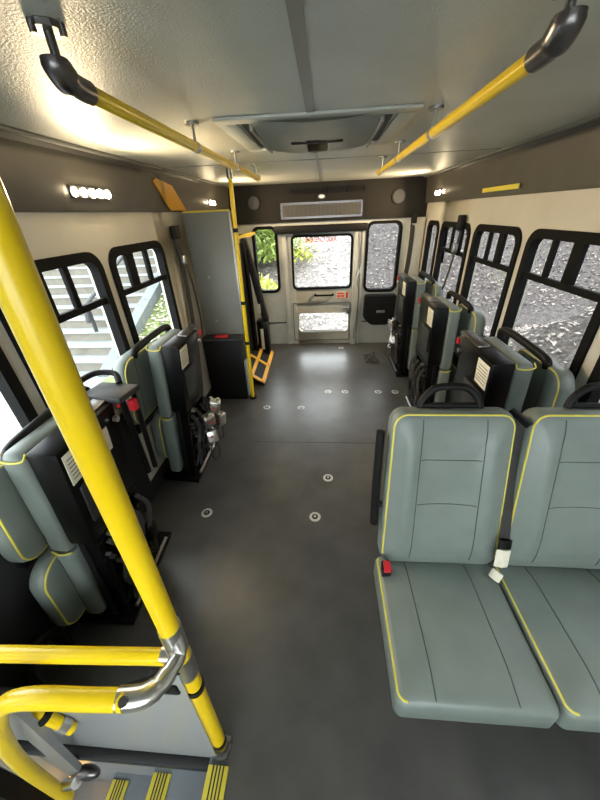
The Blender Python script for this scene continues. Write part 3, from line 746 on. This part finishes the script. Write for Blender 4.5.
# location: world position of aisle-face foot, near end
u1 = fold_unit(-1, 'folded grey seat nearest the camera on the left wall with a large paper label', (-.935, .705, 0), (0, math.radians(5), math.radians(3)), .34, -.10, True, cy=-.11, wx=-.085)
u2 = fold_unit(-1, 'folded grey seat by the second left window, in front of the storage box', (-.940, 1.64, 0), (0, math.radians(6), 0), .33, -.18, cy=.02, wx=-.04)
u3 = fold_unit(1, 'folded grey seat on the right wall just behind the front seats', (.815, 1.37, 0), (0, math.radians(-3), 0), .38, -.07)
def dup_unit(src, lab, loc, rot):
    c = copy_tree(src); c['label'] = lab; c.location = loc; c.rotation_euler = rot; return c
dup_unit(u3, 'middle folded grey seat on the right wall', (.83, 2.34, 0), (0, math.radians(-2.5), 0))
dup_unit(u3, 'rearmost folded grey seat on the right wall near the rear window', (.845, 3.36, 0), (0, math.radians(-2), 0))

# black armrest tablet lying over the nearest left unit, black hoop low by the wall
t = thing('armrest', 'black flat armrest with curved handle above the nearest left folded seat', 'armrest', (-.83, 1.06, 1.04), (0, 0, math.radians(-8)))
bm = B(); box(bm, -.17, .02, -.03, .10, 0, .03, .01); link('pad', bm, 'dgrey', t)
bm = B(); tube(bm, smoothpath([(-.17, -.02, .03), (-.21, .02, .055), (-.2, .11, .06), (-.12, .13, .055), (-.07, .09, .03)], 5), .013, 10); link('handle', bm, 'blackm', t)
bm = B(); box(bm, .0, .03, .02, .05, -.06, -.01, .004); link('red_buckle', bm, 'red', t)
bm = B(); tube(bm, [(-.03, .03, 0), (-.03, .03, -.42)], .014, 8); tube(bm, [(.0, .07, 0), (-.02, .07, -.42)], .012, 8); link('support_bracket', bm, 'black', t)
t = thing('floor_hoop', 'black padded hoop low on the left wall under the nearest folded seat', 'hoop', (-1.17, .50, .0))
bm = B(); tube(bm, smoothpath([(0, -.06, .02), (.03, -.07, .16), (.04, 0, .26), (.04, .09, .18), (.03, .08, .02)], 5), .018, 10); link('hoop', bm, 'blackm', t)
bm = B(); box(bm, .0, .02, -.05, .06, .02, .17, .01); link('pad', bm, 'dgrey', t)

# tie-down retractors
def retractor(loc, rz, lab):
    t = thing('tie_down_retractor', lab, 'tie-down retractor', loc, (random.uniform(-.3, .3), random.uniform(-.3, .3), rz), group='silver wheelchair tie-downs hooked on the folded seats')
    bm = B(); box(bm, -.042, .042, -.034, .034, -.05, .05, .014, 3); link('housing', bm, 'chrome', t)
    bm = B(); box(bm, -.012, .012, -.0355, -.0335, -.006, .006); link('red_mark', bm, 'redink', t)
    for q in (-.03, .02):
        bm = B(); cyl(bm, (q, 0, .045), (q, 0, .068), .012, 12); link('knob', bm, 'chrome', t)
    bm = B(); tube(bm, smoothpath([(0, 0, -.045), (.03, .0, -.09), (.02, .01, -.17), (-.02, 0, -.19), (-.035, 0, -.13), (-.01, 0, -.06)], 5), .007, 6, flat=(1, .5)); link('strap_loop', bm, 'webbing', t)
    bm = B(); tube(bm, smoothpath([(0, .0, -.045), (-.03, .02, -.07), (-.025, .02, -.10), (.0, .02, -.09)], 4), .006, 8); link('hook', bm, 'chrome', t)
for loc, rz, lab in (((-.80, 1.90, .50), .3, 'silver tie-down retractor topmost of the cluster on the second left seat'),
                     ((-.82, 1.80, .44), .9, 'silver tie-down retractor left of the topmost one on the second left seat'),
                     ((-.79, 1.93, .37), -.4, 'silver tie-down retractor lower right in the cluster on the second left seat'),
                     ((-.83, 1.82, .29), .5, 'silver tie-down retractor lowest of the cluster on the second left seat'),
                     ((.76, 3.55, .56), .4, 'silver tie-down retractor hanging on the rearmost right seat, upper one'),
                     ((.77, 3.50, .40), -.3, 'silver tie-down retractor hanging on the rearmost right seat, lower one')):
    retractor(loc, rz, lab)

# ---------------------------------------------------------------- outside
def grid_ground(name, x0, x1, y0, y1, nx, ny, h, m):
    bm = B(); vs = [[bm.verts.new((x0+(x1-x0)*i/nx, y0+(y1-y0)*j/ny, 0)) for j in range(ny+1)] for i in range(nx+1)]
    for r in vs:
        for v in r: v.co.z = h(v.co.x, v.co.y)
    for i in range(nx):
        for j in range(ny): bm.faces.new((vs[i][j], vs[i+1][j], vs[i+1][j+1], vs[i][j+1]))
    return link(name, bm, m, ang=180)
G = -.95
def hr(x, y):
    return G+max(0, x-2.2)*.42+max(0, x-3.2)*.12+.10*math.sin(x*1.3+y*.7)*min(1, max(0, (x-2.2)))
ob = grid_ground('leaf_bank', 1.9, 30, -8, 5.6, 40, 30, hr, 'litter'); tag(ob, 'brown leaf-covered bank rising beyond the right windows', 'ground', kind='structure')
def hb2(x, y):
    return G+max(0, y-7.0)*.40+max(0, x-2.2)*.42*min(1, max(0, (7.5-y)/1.9)) +.08*math.sin(x*1.1+y)*min(1, max(0, y-7))
ob = grid_ground('rear_bank', -3.5, 30, 5.6, 40, 50, 40, hb2, 'litter2'); tag(ob, 'pale gravel and leaf slope rising behind the rear door', 'ground', kind='structure')
bm = B(); box(bm, -40, 1.9, -12, 5.6, G-.1, G); tag(link('pavement', bm, 'concrete'), 'pale concrete pavement outside the left windows', 'ground', kind='structure')
# stair flight outside
t = thing('concrete_stairs', 'wide pale concrete stair flight seen through the left windows', 'stairs', (-4.45, 5.6, G))
nst = 24
bm = B()
for k in range(nst): box(bm, -26, 0, k*.42, k*.42+.43, k*.17, k*.17+.17)
link('steps', bm, 'riser', t)
bm = B()
for k in range(nst): box(bm, -26, 0, k*.42-.02, k*.42+.42, k*.17+.168, k*.17+.178)
link('treads', bm, 'concrete', t)
bm = B(); prism(bm, [(-.3, -.1), (-.3, .05), (0, .20), (nst*.42, nst*.17+.20), (nst*.42, -.1)], lambda u, v: V((0, u, v)), lambda u, v: V((.25, u, v))); link('side_curb', bm, 'curb', t)
t = thing('stair_handrail', 'dark metal handrail on the concrete stairs outside', 'handrail', (-5.1, 6.2, G))
bm = B(); tube(bm, smoothpath([(0, .2, .75), (0, .35, 1.1), (0, 1.0, 1.38), (0, 4.5, 2.8), (0, 4.8, 2.8)], 4), .045, 10); link('rail', bm, 'dgrey', t)
for y, z in ((.35, .24), (1.55, .62), (4.3, 1.8)):
    bm = B(); cyl(bm, (0, y, z), (0, y, z+.9), .04, 10); link('post', bm, 'dgrey', t)
def hg(x, y): return G+.03+max(0, y-5.8)*.40
ob = grid_ground('grass_bank', -4.2, -1.9, 5.0, 13, 14, 24, hg, 'grass'); tag(ob, 'green grass bank with fallen leaves right of the outside stairs', 'grass', kind='structure')
bm = B(); box(bm, -3.95, -3.6, 7.9, 8.2, G+.8, G+1.55, .03); tag(link('utility_box', bm, 'curb'), 'pale grey utility box on the grass bank outside', 'box')
# scattered leaves (uncountable)
def scatter(name, n, area, h, m, lab, size):
    bm = B(); rr = random.Random(11)
    for _ in range(n):
        x = rr.uniform(area[0], area[1]); y = rr.uniform(area[2], area[3]); z = h(x, y)+.02
        a = rr.uniform(0, 6.28); s_ = rr.uniform(.5, 1.2)*size; tl = rr.uniform(-.5, .5)
        U = V((math.cos(a), math.sin(a), rr.uniform(-.4, .4)+.3*(x > 2.2)))*s_; W_ = V((-math.sin(a), math.cos(a), tl))*s_*.6
        p = V((x, y, z+.02)); bm.faces.new([bm.verts.new(q) for q in (p-U, p-W_, p+U, p+W_)])
    o = link(name, bm, m, smooth=False); tag(o, lab, 'leaves', kind='stuff')
scatter('fallen_leaves', 9000, (2.0, 9, -3, 12), lambda x, y: hr(x, y) if y < 5.6 else hb2(x, y), 'deadleaf', 'pale fallen leaves strewn over the bank beyond the right windows', .045)
scatter('fallen_leaves', 4500, (-2.2, 4.5, 6.2, 15), hb2, 'deadleaf', 'pale fallen leaves strewn over the slope behind the rear door', .045)
scatter('fallen_leaves', 900, (-4.15, -2.5, 5.1, 8.2), hg, 'deadleaf', 'fallen leaves strewn over the grass by the stairs', .05)
def shrub(x, y, z, r, n, m, lab, seed, grp):
    t = thing('shrub', lab, 'shrub', (x, y, z), group=grp); rr = random.Random(seed)
    bm = B()
    for _ in range(n):
        d = V((rr.gauss(0, 1), rr.gauss(0, 1), rr.gauss(0, 1))).normalized()*r*(.55+.5*rr.random()); d.z = abs(d.z)*1.1+.1*r
        a = V((rr.gauss(0, 1), rr.gauss(0, 1), rr.gauss(0, 1))).normalized(); b = a.cross(V((rr.random(), rr.random(), 1))).normalized(); s_ = rr.uniform(.06, .13)*max(.7, r*.7)
        bm.faces.new([bm.verts.new(d+q) for q in (-a*s_, -b*s_*.4, a*s_, b*s_*.4)])
    link('foliage', bm, m, t, smooth=False)
    bm = B()
    for k in range(5):
        a = k*1.25; tube(bm, [(0, 0, -.1), (math.cos(a)*r*.25, math.sin(a)*r*.25, r*.4), (math.cos(a)*r*.5, math.sin(a)*r*.5, r*.8)], .025, 5)
    link('stems', bm, 'bark', t)
shrub(-1.75, 7.3, hb2(-1.75, 7.3), 1.15, 3200, 'leafy', 'yellow-green shrub filling the lower part of the left rear window', 1, 'shrubs behind the rear wall')
shrub(-2.35, 10.2, hb2(-2.35, 10.2), 1.7, 3600, 'leaf', 'tall green shrub up the slope behind the left rear window', 3, 'shrubs behind the rear wall')
shrub(-1.1, 10.3, hb2(-1.1, 10.3), .9, 900, 'leafy', 'yellow-green shrub at the left side of the rear door window', 4, 'shrubs behind the rear wall')
shrub(11.5, 3.0, hr(11.5, 3.0), 1.6, 700, 'leafy', 'yellowing shrub on top of the bank beyond the right windows', 5, 'shrubs on the right bank')
shrub(13.5, 9.5, hb2(13.5, 9.5), 1.6, 700, 'leaf', 'green shrub on the bank farthest to the rear on the right', 6, 'shrubs on the right bank')
shrub(9.5, 5.4, hr(9.5, 5.4), 1.1, 600, 'leafy', 'yellow-green shrub midway along the bank on the right', 7, 'shrubs on the right bank')

# ---------------------------------------------------------------- world, camera
w = bpy.data.worlds.new('world'); S.world = w; w.use_nodes = True
nt = w.node_tree; bg = nt.nodes['Background']
bg.inputs['Color'].default_value = (.93, .965, 1.0, 1); bg.inputs['Strength'].default_value = 5.2
cam = bpy.data.cameras.new('camera'); co = bpy.data.objects.new('camera', cam); C.objects.link(co); S.camera = co
f = 316.
y = V((25, 188, -f)).normalized(); z = V((-24, 531, f)); z = (z-y*z.dot(y)).normalized(); x = y.cross(z)
Rm = Matrix((x, y, z))          # rows: world axes in camera coordinates
co.matrix_world = Matrix.Translation((0, 0, 1.675)) @ Rm.to_4x4()
cam.lens = f/800*36; cam.sensor_width = 36; cam.sensor_fit = 'AUTO'; cam.clip_start = .02
vs = S.view_settings; vs.view_transform = 'Standard'; vs.look = 'None'; vs.gamma = 1; vs.use_curve_mapping = False; vs.exposure = 1.0
